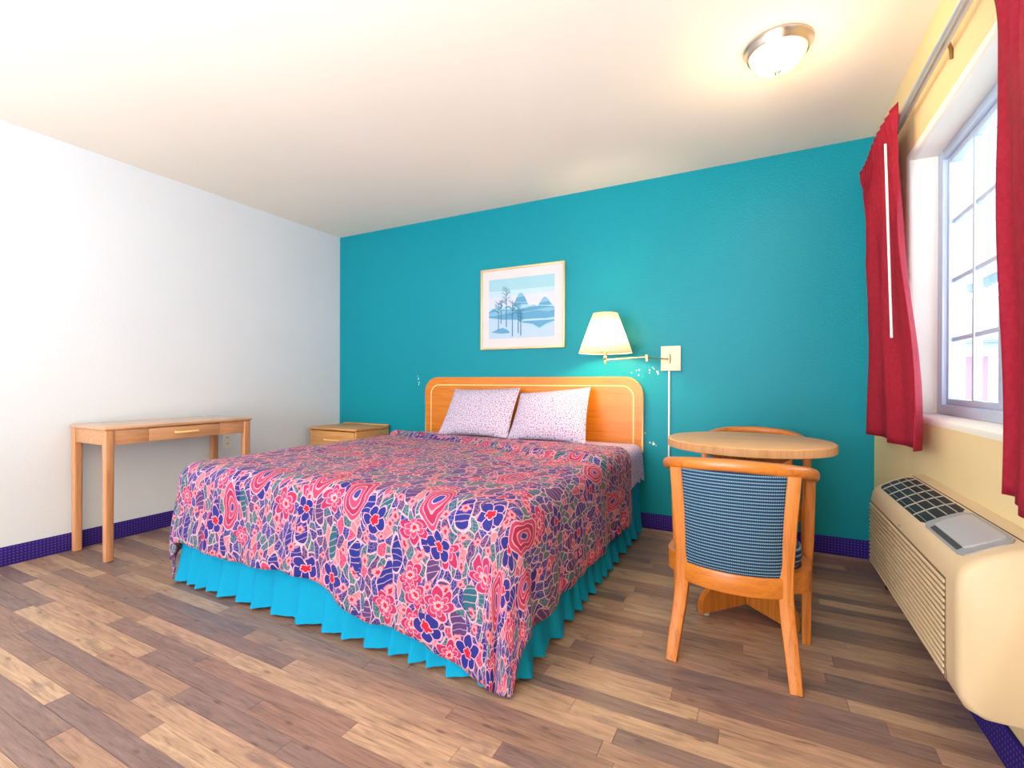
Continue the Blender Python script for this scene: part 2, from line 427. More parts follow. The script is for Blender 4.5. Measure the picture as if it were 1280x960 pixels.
struct(obj('ceiling', box(B(), (-T, YR - T, H), (W + T, T, H + 0.15)), 'ceiling'), 'cream textured ceiling')
wall_back = struct(obj('wall_back', box(B(), (-T, 0, -0.12), (W + T, T, H)), 'teal'), 'teal painted orange-peel wall behind the bed')
struct(obj('wall_left', box(B(), (-T, YR, -0.12), (0, 0, H)), 'white_wall'), 'plain white wall beside the desk')

def wall_with_hole(name, f, ua, ub, z0, z1, h, mats, bev=0.028):
    """wall in the plane t=0..T with one rectangular opening h=(u0,u1,z0,z1); front edges of the opening are rounded"""
    bm = B(); U = [ua, h[0], h[1], ub]; Z = [z0, h[2], h[3], z1]
    g = [[[bm.verts.new(f(u, z, t)) for z in Z] for u in U] for t in (0.0, T)]
    for t in (0, 1):
        for i in range(3):
            for j in range(3):
                if i == 1 and j == 1: continue
                bm.faces.new((g[t][i][j], g[t][i + 1][j], g[t][i + 1][j + 1], g[t][i][j + 1]))
    ring = [(1, 1), (2, 1), (2, 2), (1, 2)]; fr = []
    for k in range(4):
        a, b = ring[k], ring[(k + 1) % 4]
        fc = bm.faces.new((g[0][a[0]][a[1]], g[0][b[0]][b[1]], g[1][b[0]][b[1]], g[1][a[0]][a[1]])); fc.material_index = 1
        fr.append(bm.edges.get((g[0][a[0]][a[1]], g[0][b[0]][b[1]])))
    oc = [(0, 0), (1, 0), (2, 0), (3, 0), (3, 1), (3, 2), (3, 3), (2, 3), (1, 3), (0, 3), (0, 2), (0, 1)]
    for k in range(12):
        a, b = oc[k], oc[(k + 1) % 12]
        bm.faces.new((g[0][a[0]][a[1]], g[0][b[0]][b[1]], g[1][b[0]][b[1]], g[1][a[0]][a[1]]))
    bmesh.ops.recalc_face_normals(bm, faces=bm.faces)
    bmesh.ops.bevel(bm, geom=fr, offset=bev, segments=5, profile=0.5, affect='EDGES', material=1)
    return struct(obj(name, bm, mats))
WIN = (-2.25, -0.665, 0.885, 2.02)
wr = wall_with_hole('wall_right', lambda u, z, t: (W + t, u, z), YR, 0.0, -0.12, H, WIN, ['cream_wall', 'reveal'])
wr['label'] = 'cream wall with the recessed window'
FILL_HOLE = (0.40, 3.40, 0.48, 2.22)  # opening made up for the rear fill light, out of view
wq = wall_with_hole('wall_rear', lambda u, z, t: (u, YR - t, z), 0.0, W, -0.12, H, FILL_HOLE, ['cream_wall', 'reveal'])
wq['label'] = 'cream wall behind the camera'

# baseboards: patterned carpet strip with a thin cap
def baseboard(name, a, b, nrm, label):
    bm = B(); d = Vector(nrm) * 0.012
    lo = [min(a[i], b[i], a[i] + d[i], b[i] + d[i]) for i in range(2)]; hi = [max(a[i], b[i], a[i] + d[i], b[i] + d[i]) for i in range(2)]
    box(bm, (lo[0], lo[1], 0.0), (hi[0], hi[1], 0.105), 0.003, 2)
    return struct(obj(name, bm, 'base'), label)
baseboard('baseboard_left', (0, YR), (0, 0), (1, 0, 0), 'violet patterned baseboard strip along white wall')
baseboard('baseboard_back', (0.012, 0), (W - 0.012, 0), (0, -1, 0), 'dark violet baseboard strip along teal wall')
baseboard('baseboard_right', (W, YR), (W, 0), (-1, 0, 0), 'dark violet baseboard strip under the air conditioner')

# chipped paint on the teal wall
rng = random.Random(5)
for cx, cz, n, w, h in ((0.975, 1.025, 5, 0.012, 0.05), (2.90, 1.09, 5, 0.03, 0.02), (3.01, 1.10, 6, 0.05, 0.03), (2.95, 0.69, 6, 0.03, 0.05), (2.86, 0.60, 4, 0.02, 0.02), (3.03, 0.585, 6, 0.03, 0.02)):
    bm = B()
    for _ in range(n):
        x, z = cx + rng.uniform(-w, w), cz + rng.uniform(-h, h); r = rng.uniform(0.003, 0.008); k = rng.randint(5, 7); a0 = rng.random() * 6
        prism(bm, [(r * rng.uniform(0.5, 1.2) * math.cos(a0 + 2 * PI * i / k), r * rng.uniform(0.6, 1.6) * math.sin(a0 + 2 * PI * i / k)) for i in range(k)], lambda u, v, t: (x + u, t, z + v), 0.0, -0.0008)
    obj('paint_chip', bm, 'plastic_white', wall_back, smooth=False)

# ------------------------------------------------------------------ the window
def make_window(name, f, y0, y1, z0, z1, ncol, nrow, label, fw=0.06):
    """f(u, z, t): u along the wall, t out of the room"""
    win = bpy.data.objects.new(name, None); COL.objects.link(win); struct(win, label)
    def bx(bm, u0, u1, za, zb, t0, t1, bev=0.004):
        a, b = f(u0, za, t0), f(u1, zb, t1)
        box(bm, [min(a[i], b[i]) for i in range(3)], [max(a[i], b[i]) for i in range(3)], bev)
    for u0, u1, za, zb in ((y0, y0 + fw, z0, z1), (y1 - fw, y1, z0, z1), (y0 + fw, y1 - fw, z0, z0 + fw * 0.7), (y0 + fw, y1 - fw, z1 - fw * 0.7, z1)):
        bm = B(); bx(bm, u0, u1, za, zb, 0.105, 0.175); obj('window_frame', bm, 'vinyl', win)
    ua, ub, za, zb = y0 + fw, y1 - fw, z0 + fw * 0.7, z1 - fw * 0.7; s = 0.025
    sash = B()
    for q in ((ua, ua + s, za, zb), (ub - s, ub, za, zb), (ua + s, ub - s, za, za + s), (ua + s, ub - s, zb - s, zb)): bx(sash, *q, 0.12, 0.16, 0.003)
    obj('sash', sash, 'vinyl', win)
    ua, ub, za, zb = ua + s, ub - s, za + s, zb - s
    du, dz = (ub - ua) / ncol, (zb - za) / nrow; m = 0.009
    for i in range(1, ncol):
        bm = B(); w = 0.02 if i == 2 else m; bx(bm, ua + (ncol - i) * du - w, ua + (ncol - i) * du + w, za, zb, 0.126, 0.152, 0.003); obj('muntin', bm, 'vinyl', win)
    for j in range(1, nrow):
        bm = B(); bx(bm, ua, ub, za + j * dz - m, za + j * dz + m, 0.130, 0.148, 0.003); obj('muntin', bm, 'vinyl', win)
    for i in range(ncol):
        for j in range(nrow):
            bm = B(); bx(bm, ua + i * du + 0.001, ua + (i + 1) * du - 0.001, za + j * dz + 0.001, za + (j + 1) * dz - 0.001, 0.138, 0.141, 0); obj('pane', bm, 'glass', win, smooth=False)
    return win
make_window('window_1', lambda u, z, t: (W + t, u, z), WIN[0], WIN[1], WIN[2], WIN[3], 6, 4, 'white vinyl grid window between red curtains')
# invented, unseen window: a plain frame around the added rear fill light
rw = bpy.data.objects.new('rear_fill_frame', None); COL.objects.link(rw); struct(rw, 'white frame added around the fill light in the rear wall')
for q in (((FILL_HOLE[0], YR - 0.10, FILL_HOLE[2]), (FILL_HOLE[0] + 0.06, YR - 0.04, FILL_HOLE[3])), ((FILL_HOLE[1] - 0.06, YR - 0.10, FILL_HOLE[2]), (FILL_HOLE[1], YR - 0.04, FILL_HOLE[3])),
          ((FILL_HOLE[0] + 0.06, YR - 0.10, FILL_HOLE[2]), (FILL_HOLE[1] - 0.06, YR - 0.04, FILL_HOLE[2] + 0.05)), ((FILL_HOLE[0] + 0.06, YR - 0.10, FILL_HOLE[3] - 0.05), (FILL_HOLE[1] - 0.06, YR - 0.04, FILL_HOLE[3]))):
    obj('window_frame', box(B(), *q), 'vinyl', rw)

# ------------------------------------------------------------------ bed
BX0, BX1, BY0, BY1, BT = 1.055, 2.955, -2.02, -0.075, 0.585
bed = thing('bed', 'king size bed with turquoise pleated skirt against the teal wall', 'bed', (2.0, -1.05, 0))
def child_at(o, par): o.location = o.location - par.location if o.location.length else -Vector(par.location); return o
def bobj(name, bm, mat, par, **kw):
    o = obj(name, bm, mat, par, **kw); o.location = -Vector(par.location); return o
bobj('box_spring', box(B(), (BX0 + 0.01, BY0 + 0.01, 0.16), (BX1 - 0.01, BY1, 0.35), 0.02), 'plastic_white', bed)
bobj('mattress', box(B(), (BX0, BY0, 0.352), (BX1, BY1, BT - 0.01), 0.05, 4), 'sheet', bed)
for x in (BX0 + 0.1, BX1 - 0.1):
    for y in (BY0 + 0.1, BY1 - 0.1): bobj('leg', lathe(B(), [(0.03, 0.0), (0.03, 0.16)], 16, (x, y, 0), True), 'dark_glide', bed)
# pleated skirt round left side, foot and right side
def skirt():
    bm = B(); x0, x1, y0, y1, rc = BX0 + 0.004, BX1 - 0.004, BY0 + 0.004, BY1 - 0.01, 0.05
    path = []
    def seg(p, q, nrm):
        L = (Vector(q) - Vector(p)).length; n = int(L / 0.006)
        for i in range(n): path.append((Vector(p).lerp(Vector(q), i / n), Vector(nrm)))
    seg((x0, y1), (x0, y0 + rc), (-1, 0))
    for i in range(8): a = PI + PI / 2 * i / 8; path.append((Vector((x0 + rc + rc * math.cos(a), y0 + rc + rc * math.sin(a))), Vector((math.cos(a), math.sin(a)))))
    seg((x0 + rc, y0), (x1 - rc, y0), (0, -1))
    for i in range(8): a = 1.5 * PI + PI / 2 * i / 8; path.append((Vector((x1 - rc + rc * math.cos(a), y0 + rc + rc * math.sin(a))), Vector((math.cos(a), math.sin(a)))))
    seg((x1, y0 + rc), (x1, y1), (1, 0)); n = len(path)
    ph = [0.0]; d = 0.0
    for i in range(1, n):
        d += (path[i][0] - path[i - 1][0]).length
        ph.append(ph[-1] + (path[i][0] - path[i - 1][0]).length * 2 * PI / (0.125 + 0.03 * math.sin(d * 5.1) + 0.022 * math.sin(d * 13.7 + 1)))
    zs = [0.36, 0.28, 0.2, 0.13, 0.07, 0.012]
    V = []
    for (p, nn), f in zip(path, ph):
        w = math.sin(f); w = (abs(w) ** 0.7) * (1 if w > 0 else -1); w2 = 0.75 * math.sin(f + 0.75 * math.sin(f)) + 0.25 * math.sin(f * 0.53 + 1)
        col = []
        for k, z in enumerate(zs):
            g = k / (len(zs) - 1)
            o_ = 0.004 + 0.002 * w + g ** 2.2 * (0.022 + 0.018 * w2)
            col.append(bm.verts.new((p.x + nn.x * o_, p.y + nn.y * o_, z + (0.006 * (1 - w2) if k == len(zs) - 1 else 0))))
        V.append(col)
    for i in range(n - 1):
        for k in range(len(zs) - 1): bm.faces.new((V[i][k], V[i + 1][k], V[i + 1][k + 1], V[i][k + 1]))
    return bm
bobj('bed_skirt', skirt(), 'skirt', bed, ang=80)['label'] = 'turquoise pleated bed skirt'

# drape: a flat cloth laid over the bed and hung over its edges
def drape(xc, hw, yf, yb, top, Re, Ls, Lfoot, side_r, back_cut, ridge=True, flare=0.0, step=0.02, only_right=False):
    """hw: half width at the hang line; yf: hang line at foot; Ls: cloth length down the sides; Lfoot(x): down the foot"""
    wf = hw - Re; ff = yf + Re
    us = []; n = int((wf + Ls) / step)
    for i in range(-n, n + 1): us.append((wf + Ls) * i / n)
    bm = B(); ul = bm.loops.layers.uv.verify(); rows = []
    nb = int((yb - ff) / step); nf = int(0.62 / step)
    for iu, u in enumerate(us):
        a = max(0, abs(u) - wf); sg = 1 if u >= 0 else -1; col = []
        xx = xc + max(-wf, min(wf, u)); Lf = Lfoot(xc + u)
        for iv in range(nf + nb + 1):
            if iv <= nf: b = Lf * (1 - iv / nf); y = ff
            else: b = 0.0; y = ff + (yb + back_cut(xc + u) - ff) * (iv - nf) / nb
            rho = math.hypot(a, b)
            nx, ny = (sg * a / rho, -b / rho) if rho > 1e-9 else (0, 0)
            q = Re * PI / 2
            if rho < q: out, drop = Re * math.sin(rho / Re), Re * (1 - math.cos(rho / Re))
            else: out, drop = Re, Re + rho - q
            cf = (4 * nx * nx * ny * ny)
            g = sm(0.04, 0.40, drop)
            per = (xx + nx * 0.5 - y + ny * -0.3)
            rip = math.sin(per * 21 + 1.3 * math.sin(per * 6.0)) * 0.55 + math.sin(per * 43 + 2.0) * 0.25 + math.sin(per * 11 + 0.6) * 0.5
            out += g * (0.026 + 0.016 * rip) + g * flare * cf * drop * (1.0 if sg > 0 else 0.55)
            # fold just before the right foot corner
            z = top - drop
            if rho < 1e-9 or drop < 0.2:
                fade = 1 - sm(0.0, 0.2, drop)
                z += fade * 0.006 * mnoise.noise(Vector((xx * 3.2, y * 3.2, 1.7))) + fade * 0.003 * mnoise.noise(Vector((xx * 9, y * 9, 4.7)))
                if ridge:
                    yr = -0.45 - 0.50 * sm(1.0, 2.95, xx) + 0.03 * math.sin(xx * 4); d = y - yr
                    z += fade * (0.020 * math.exp(-((d - 0.03) / 0.035) ** 2) + 0.012 * sm(-0.01, 0.05, d) - 0.008 * math.exp(-((d + 0.035) / 0.02) ** 2))
            if z < 0.008:
                ex = 0.008 - z; out += ex * 0.0; z = 0.008 + 0.004 * abs(math.sin(per * 40))
            v = bm.verts.new((xx + nx * out, y + ny * out, z)); col.append((v, (u, (y if b == 0 else ff - b))))
        rows.append(col)
    for i in range(len(rows) - 1):
        if only_right and us[i] < 0: pass
        for j in range(nf + nb):
            q = (rows[i][j], rows[i + 1][j], rows[i + 1][j + 1], rows[i][j + 1])
            f = bm.faces.new([t[0] for t in q])
            for l, t in zip(f.loops, q): l[ul].uv = t[1]
    return bm
XC, HW = (BX0 + BX1) / 2, (BX1 - BX0) / 2 + 0.022
spread = obj('bedspread', drape(XC, HW, BY0 - 0.022, -0.435, 0.602, 0.085, 0.465, lambda x: 0.44 + 0.085 * sm(2.1, 2.42, x) + 0.075 * sm(2.42, 2.9, x) + 0.012 * math.sin(x * 9), 1,
             lambda x: 0.03 - 0.05 * sm(2.6, 3.2, x)), 'spread', ang=80, solid=0.006)
tag(spread, 'blue and pink paisley floral bedspread draped over the bed', 'bedspread')
# flower print sheet showing at the head end
def sheet():
    bm = B(); ul = bm.loops.layers.uv.verify(); hw = HW - 0.006; Re = 0.06; wf = hw - Re; L = 0.26; n = 120; m = 14
    V = []
    for i in range(n + 1):
        u = -(wf + L) + 2 * (wf + L) * i / n; a = max(0, abs(u) - wf); sg = 1 if u > 0 else -1
        if a < Re * PI / 2: out, drop = Re * math.sin(a / Re), Re * (1 - math.cos(a / Re))
        else: out, drop = Re, Re + a - Re * PI / 2
        row = []
        for j in range(m + 1):
            y = -0.80 + (BY1 + 0.80) * j / m; g = sm(0.05, 0.22, drop)
            o = out + g * 0.012 * (1 + math.sin(y * 46 + 0.6)); x = XC + max(-wf, min(wf, u)) + sg * o * (a > 0)
            row.append((bm.verts.new((x, y, 0.591 - drop + g * 0.012 * math.sin(y * 60))), (u, y)))
        V.append(row)
    for i in range(n):
        for j in range(m):
            q = (V[i][j], V[i + 1][j], V[i + 1][j + 1], V[i][j + 1]); f = bm.faces.new([t[0] for t in q])
            for l, t in zip(f.loops, q): l[ul].uv = t[1]
    return bm
tag(obj('bed_sheet', sheet(), 'sheet', ang=80), 'lavender flower print sheet showing at the head of the bed', 'sheet')

def pillow(name, label, corners, thick):
    """corners: bottom-left, bottom-right, top-right, top-left of the middle plane"""
    c = [Vector(p) for p in corners]; nrm = (c[1] - c[0]).cross(c[3] - c[0]).normalized(); bm = B()
    w = (c[1] - c[0]).length; h = (c[3] - c[0]).length
    ul = bm.loops.layers.uv.verify()
    for s in (1, -1):
        def f(a, b):
            p = c[0].lerp(c[1], a).lerp(c[3].lerp(c[2], a), b)
            U, V = 2 * a - 1, 2 * b - 1
            pin = 0.012 * (1 - abs(U) ** 2) * V * abs(V) * -1, 0.010 * (1 - V * V) * U * abs(U) * -1
            p = p + (c[3] - c[0]).normalized() * pin[0] + (c[1] - c[0]).normalized() * pin[1]
            t = thick * (max(0, 1 - abs(U) ** 3) * max(0, 1 - abs(V) ** 3)) ** 0.6
            t *= 1 + 0.14 * mnoise.noise(Vector((U * 1.8, V * 1.8, s * 3 + thick * 50)))
            return p + nrm * (s * t)
        grid(bm, 36, 28, f, lambda a, b, s=s: (a * w + (0 if s > 0 else 3), b * h))
    bmesh.ops.remove_doubles(bm, verts=bm.verts, dist=0.0004)
    return tag(obj(name, bm, 'pillow', ang=70), label, 'pillow', 'flower print pillows on the bed')
pillow('pillow', 'flower print pillow slanting at the left end of the orange headboard', [(1.455, -0.36, 0.612), (2.07, -0.36, 0.612), (2.055, -0.125, 0.975), (1.455, -0.125, 0.960)], 0.062)
pillow('pillow', 'flower print pillow with one raised corner, before the middle of the headboard', [(2.075, -0.375, 0.612), (2.665, -0.385, 0.612), (2.615, -0.13, 0.985), (2.065, -0.14, 0.935)], 0.064)

# headboard on the wall
HBX0, HBX1, HBZ0, HBZ1 = 1.086, 2.964, 0.53, 1.058
hb = thing('headboard', 'orange oak headboard with rounded corners and pale inlay line', 'headboard', ((HBX0 + HBX1) / 2, 0, HBZ0))
def hb_out(ins, r, n=10):
    x0, x1, z1 = HBX0 + ins, HBX1 - ins, HBZ1 - ins
    p = [(x0, HBZ0)]
    p += [(x0 + r - r * math.cos(PI / 2 * i / n), z1 - r + r * math.sin(PI / 2 * i / n)) for i in range(n + 1)]
    p += [(x1 - r + r * math.sin(PI / 2 * i / n), z1 - r + r * math.cos(PI / 2 * i / n)) for i in range(n + 1)]
    return p + [(x1, HBZ0)]
bm = B(); prism(bm, hb_out(0.0, 0.13), lambda u, v, t: (u, t, v), -0.002, -0.045)
bmesh.ops.bevel(bm, geom=[e for e in bm.edges if all(abs(v.co.y + 0.045) < 1e-5 for v in e.verts)], offset=0.01, segments=3, affect='EDGES')
bobj('panel', bm, 'headboard', hb)
def band(bm, o1, o2, y0, y1):
    n = len(o1)
    V = [[bm.verts.new((p[0], y, p[1])) for p in o] for y in (y0, y1) for o in (o1, o2)]
    for i in range(n - 1):
        for a, b in ((0, 1), (1, 3), (3, 2), (2, 0)): bm.faces.new((V[a][i], V[a][i + 1], V[b][i + 1], V[b][i]))
    for i in (0, n - 1): bm.faces.new([V[k][i] for k in (0, 1, 3, 2)])
    return bm
bobj('inlay_line', band(B(), hb_out(0.060, 0.085), hb_out(0.068, 0.078), -0.0445, -0.0465), 'inlay', hb)
bobj('edge_band', band(B(), hb_out(-0.001, 0.131), hb_out(0.009, 0.122), -0.004, -0.040), 'inlay', hb)

# ------------------------------------------------------------------ round table and chairs
TC = (3.632, -0.985)
tb = thing('round_table', 'round oak laminate pedestal table between two armchairs', 'table', (TC[0], TC[1], 0))
TR, TZ = 0.341, 0.762
obj('table_top', lathe(B(), [(0.001, TZ), (TR - 0.006, TZ), (TR - 0.002, TZ - 0.002), (TR - 0.001, TZ - 0.004), (TR - 0.001, TZ - 0.036), (0.001, TZ - 0.036)], 72), 'laminate', tb)
obj('edge_band', lathe(B(), [(TR - 0.001, TZ - 0.003), (TR + 0.0015, TZ - 0.005), (TR + 0.0015, TZ - 0.035), (TR - 0.001, TZ - 0.037)], 72), 'edge', tb)
t2 = 0.014; ya = math.radians(45)
for k in range(4):
    a = math.radians(45) + k * PI / 2 + 0.03
    e = Vector((math.cos(a), math.sin(a), 0)); s = Vector((-e.y, e.x, 0))
    prof = [(0.0, 0.02), (0.245, 0.012), (0.25, 0.05), (0.235, 0.085), (0.19, 0.125), (0.14, 0.155), (0.10, 0.17), (0.10, TZ - 0.12), (0.20, TZ - 0.06), (0.20, TZ - 0.038), (0.0, TZ - 0.038)]
    obj('pedestal_panel', prism(B(), prof, lambda u, v, t: e * (u + 0.012) + s * t + Vector((0, 0, v)), -t2, t2), 'oak', tb)
    g = e * 0.225
    obj('foot_glide', lathe(B(), [(0.012, 0.0), (0.012, 0.014)], 12, (g.x, g.y, 0), True), 'chrome', tb)

def make_chair(label, loc, rz):
    ch = thing('armchair', label, 'chair', loc, rz, 'oak armchairs at the round table')
    # curved arm rail
    ctl = [(0.246, 0.185, 0.655), (0.250, 0.10, 0.668), (0.243, 0.0, 0.690), (0.218, -0.085, 0.708), (0.168, -0.148, 0.720), (0.090, -0.182, 0.727), (0.0, -0.192, 0.730)]
    ctl = ctl + [(-x, y, z) for x, y, z in ctl[-2::-1]]
    pts = []
    for i in range(len(ctl) - 1):
        p0, p1, p2, p3 = (Vector(ctl[max(0, min(len(ctl) - 1, i + k))]) for k in (-1, 0, 1, 2))
        for j in range(4):
            t = j / 4; pts.append(0.5 * ((2 * p1) + (-p0 + p2) * t + (2 * p0 - 5 * p1 + 4 * p2 - p3) * t * t + (-p0 + 3 * p1 - 3 * p2 + p3) * t ** 3))
    pts.append(Vector(ctl[-1])); n = len(pts)
    sc = [(1.0, 1.0)] * n; sc[0] = sc[-1] = (0.72, 0.7); sc[1] = sc[-2] = (1.0, 1.0)
    obj('arm_rail', sweep(B(), pts, rrect(0.052, 0.042, 0.016, 4), scales=sc), 'oak_rail', ch, ang=50)
    for s in (-1, 1):
        leg = [(0.197 * s, -0.192, 0.0), (0.187 * s, -0.168, 0.10), (0.175 * s, -0.146, 0.20), (0.167 * s, -0.135, 0.29), (0.168 * s, -0.135, 0.40), (0.178 * s, -0.146, 0.55), (0.190 * s, -0.155, 0.705)]
        b = B(); sweep(b, leg, rrect(0.046, 0.044, 0.006, 2), up=(0, 1, 0), scales=[0.85, 0.95, 1, 1.02, 1, 0.95, 0.9]); obj('rear_leg', b, 'oak', ch)
        leg = [(0.240 * s, 0.182, 0.0), (0.240 * s, 0.180, 0.28), (0.246 * s, 0.176, 0.42), (0.250 * s, 0.160, 0.655)]
        b = B(); sweep(b, leg, rrect(0.036, 0.034, 0.006, 2), up=(0, 1, 0), scales=[0.85, 1, 1, 1]); obj('front_leg', b, 'oak', ch)
    # bent seat frame
    def plan(k, ins=0.0):
        a = 2 * PI * k; c, s = math.cos(a), math.sin(a)
        e = 0.62
        return ((0.248 - ins) * (abs(c) ** e) * (1 if c > 0 else -1) * (1 - 0.22 * max(0, -s) ** 2), 0.032 + (0.150 - ins) * (abs(s) ** e) * (1 if s > 0 else -1))
    b = B(); N = 56
    P0 = [plan(i / N) for i in range(N)]; P1 = [plan(i / N, 0.030) for i in range(N)]
    V = [[b.verts.new((p[0], p[1], z)) for p in P] for P, z in ((P0, 0.283), (P0, 0.352), (P0, 0.356), (P1, 0.356), (P1, 0.283))]
    for q in range(5):
        for i in range(N): b.faces.new((V[q][i], V[q][(i + 1) % N], V[(q + 1) % 5][(i + 1) % N], V[(q + 1) % 5][i]))
    obj('seat_frame', b, 'oak_rail', ch)
    # boxed cushion
    b = B(); ul = b.loops.layers.uv.verify()
    prof = [(0.035, 0.345), (0.030, 0.36), (0.022, 0.39), (0.024, 0.42), (0.040, 0.443), (0.075, 0.455), (0.13, 0.462), (0.178, 0.464)]
    def cf(a, t):
        i = t * (len(prof) - 1); k = min(int(i), len(prof) - 2); w = i - k
        ins = prof[k][0] * (1 - w) + prof[k + 1][0] * w; z = prof[k][1] * (1 - w) + prof[k + 1][1] * w
        x, y = plan(a, 0.0); fx = 1 - ins / 0.19
        return Vector((x * fx, 0.032 + (y - 0.032) * fx, z))
    def cuv(a, t):
        v = cf(a % 1.0, t); return (a * 1.6, v.z) if t < 0.55 else (v.x, v.y * 0.5)
    Vg = grid(b, N, 15, cf, cuv, True)
    b.faces.new([c[-1] for c in Vg])
    obj('seat_cushion', b, 'seatfab', ch, ang=60)
    # upholstered back, bowed between the rear legs
    b = B(); ul = b.loops.layers.uv.verify(); bz0, bz1 = 0.35, 0.712
    def bk(side):
        def f(a, t):
            z = bz0 + (bz1 - bz0) * t; U = 2 * a - 1; half = 0.156 + 0.022 * t
            bow = -0.040 * (1 - U * U) - 0.004 * t
            th = 0.015 * (1 - abs(U) ** 6) * (1 - abs(2 * t - 1) ** 8) + 0.004
            return Vector((U * half, -0.142 + bow - (0.006 + 0.006 * t) + side * th, z))
        return f
    for side in (-1, 1): grid(b, 26, 22, bk(side), lambda a, t: (a * 0.36, t * 0.36))
    bmesh.ops.remove_doubles(b, verts=b.verts, dist=0.00005)
    bd = [e for e in b.edges if len(e.link_faces) == 1]
    if bd: bmesh.ops.bridge_loops(b, edges=bd)
    obj('back_panel', b, 'chairfab', ch, ang=60)
    obj('lower_back_rail', sweep(B(), [(0.166 * math.sin(t), -0.140 - 0.05 * math.cos(t) ** 2, 0.320) for t in [(-1 + 2 * i / 16) * PI / 2 for i in range(17)]], rrect(0.022, 0.072, 0.006, 2)), 'oak_rail', ch)
    return ch
make_chair('oak barrel armchair with navy dotted back, between round table and bed foot', (3.600, -1.388, 0), math.radians(-2))
make_chair('oak armchair half hidden behind the round table, its back to the teal wall', (3.655, -0.315, 0), math.radians(180))

# ------------------------------------------------------------------ desk
DX1, DY0, DY1, DZ = 0.45, -2.085, -1.232, 0.760
dk = thing('writing_desk', 'pale oak writing desk with a single drawer by the white wall', 'desk', (0.24, (DY0 + DY1) / 2, 0))
dx0 = 0.025
bobj('desk_top', box(B(), (dx0, DY0 - 0.008, DZ - 0.020), (DX1 + 0.008, DY1 + 0.008, DZ), 0.008, 3), 'desk_top', dk)
for xa in (dx0 + 0.005, DX1 - 0.045):
    for yy, s in ((DY0, 1), (DY1, -1)):
        b = B(); y0, y1 = (yy, yy + 0.045) if s > 0 else (yy - 0.045, yy)
        sweep(b, [(xa + 0.0225, (y0 + y1) / 2, 0.004), (xa + 0.0225, (y0 + y1) / 2, DZ - 0.021)], rrect(0.045, 0.045, 0.008, 3), up=(0, 1, 0), scales=[0.86, 1.0]); bobj('leg', b, 'desk_z', dk)
        bobj('foot_glide', lathe(B(), [(0.014, 0.0), (0.014, 0.005)], 12, (xa + 0.0225, (y0 + y1) / 2, 0), True), 'dark_glide', dk)
az = DZ - 0.105; ym = (DY0 + DY1) / 2; dw = 0.21
bobj('apron', box(B(), (DX1 - 0.028, DY0 + 0.046, az), (DX1 - 0.008, ym - dw - 0.002, DZ - 0.021), 0.002), 'desk', dk)
bobj('apron', box(B(), (DX1 - 0.028, ym + dw + 0.002, az), (DX1 - 0.008, DY1 - 0.046, DZ - 0.021), 0.002), 'desk', dk)
bobj('apron', box(B(), (dx0 + 0.012, DY0 + 0.046, az), (dx0 + 0.030, DY1 - 0.046, DZ - 0.021), 0.002), 'desk', dk)
for y in (DY0 + 0.008, DY1 - 0.028): bobj('side_apron', box(B(), (dx0 + 0.051, y, az), (DX1 - 0.046, y + 0.02, DZ - 0.021), 0.002), 'desk', dk)
dr = bobj('drawer', box(B(), (DX1 - 0.32, ym - dw, az + 0.002), (DX1 - 0.004, ym + dw, DZ - 0.024), 0.003), 'desk', dk)
def pull(par, c, half, dirn, along, mat='inlay'):
    b = B(); c = Vector(c); d = Vector(dirn); a = Vector(along)
    sweep(b, [c - a * half, c - a * half * 0.93 + d * 0.018, c - a * half * 0.6 + d * 0.024, c + a * half * 0.6 + d * 0.024, c + a * half * 0.93 + d * 0.018, c + a * half], rrect(0.012, 0.012, 0.004, 2))
    return obj('handle', b, mat, par)
pull(dr, (DX1 - 0.004, ym, az + 0.045), 0.065, (1, 0, 0), (0, 1, 0))

# nightstand
NX0, NX1, NY0, NY1, NZ = 0.085, 0.660, -0.435, -0.02, 0.615
ns = thing('nightstand', 'tan oak nightstand with one drawer in the corner beside the bed', 'nightstand', ((NX0 + NX1) / 2, (NY0 + NY1) / 2, 0))
bobj('top', box(B(), (NX0, NY0, NZ - 0.022), (NX1, NY1, NZ), 0.007, 3), 'night', ns)
bobj('back_lip', box(B(), (NX0 + 0.005, NY1 - 0.016, NZ), (NX1 - 0.005, NY1, NZ + 0.012), 0.003), 'night', ns)
for x in (NX0 + 0.006, NX1 - 0.026): bobj('side_panel', box(B(), (x, NY0 + 0.012, 0.0), (x + 0.02, NY1 - 0.002, NZ - 0.0225), 0.002), 'night', ns)
bobj('shelf', box(B(), (NX0 + 0.027, NY0 + 0.02, 0.12), (NX1 - 0.027, NY1 - 0.012, 0.14), 0.002), 'night', ns)
bobj('back_panel', box(B(), (NX0 + 0.027, NY1 - 0.011, 0.02), (NX1 - 0.027, NY1 - 0.003, NZ - 0.023)), 'night', ns)
nd_ = bobj('drawer', box(B(), (NX0 + 0.030, NY0 + 0.006, NZ - 0.185), (NX1 - 0.030, NY1 - 0.03, NZ - 0.030), 0.003), 'night', ns)
pull(nd_, ((NX0 + NX1) / 2, NY0 + 0.006, NZ - 0.105), 0.085, (0, -1, 0), (1, 0, 0))

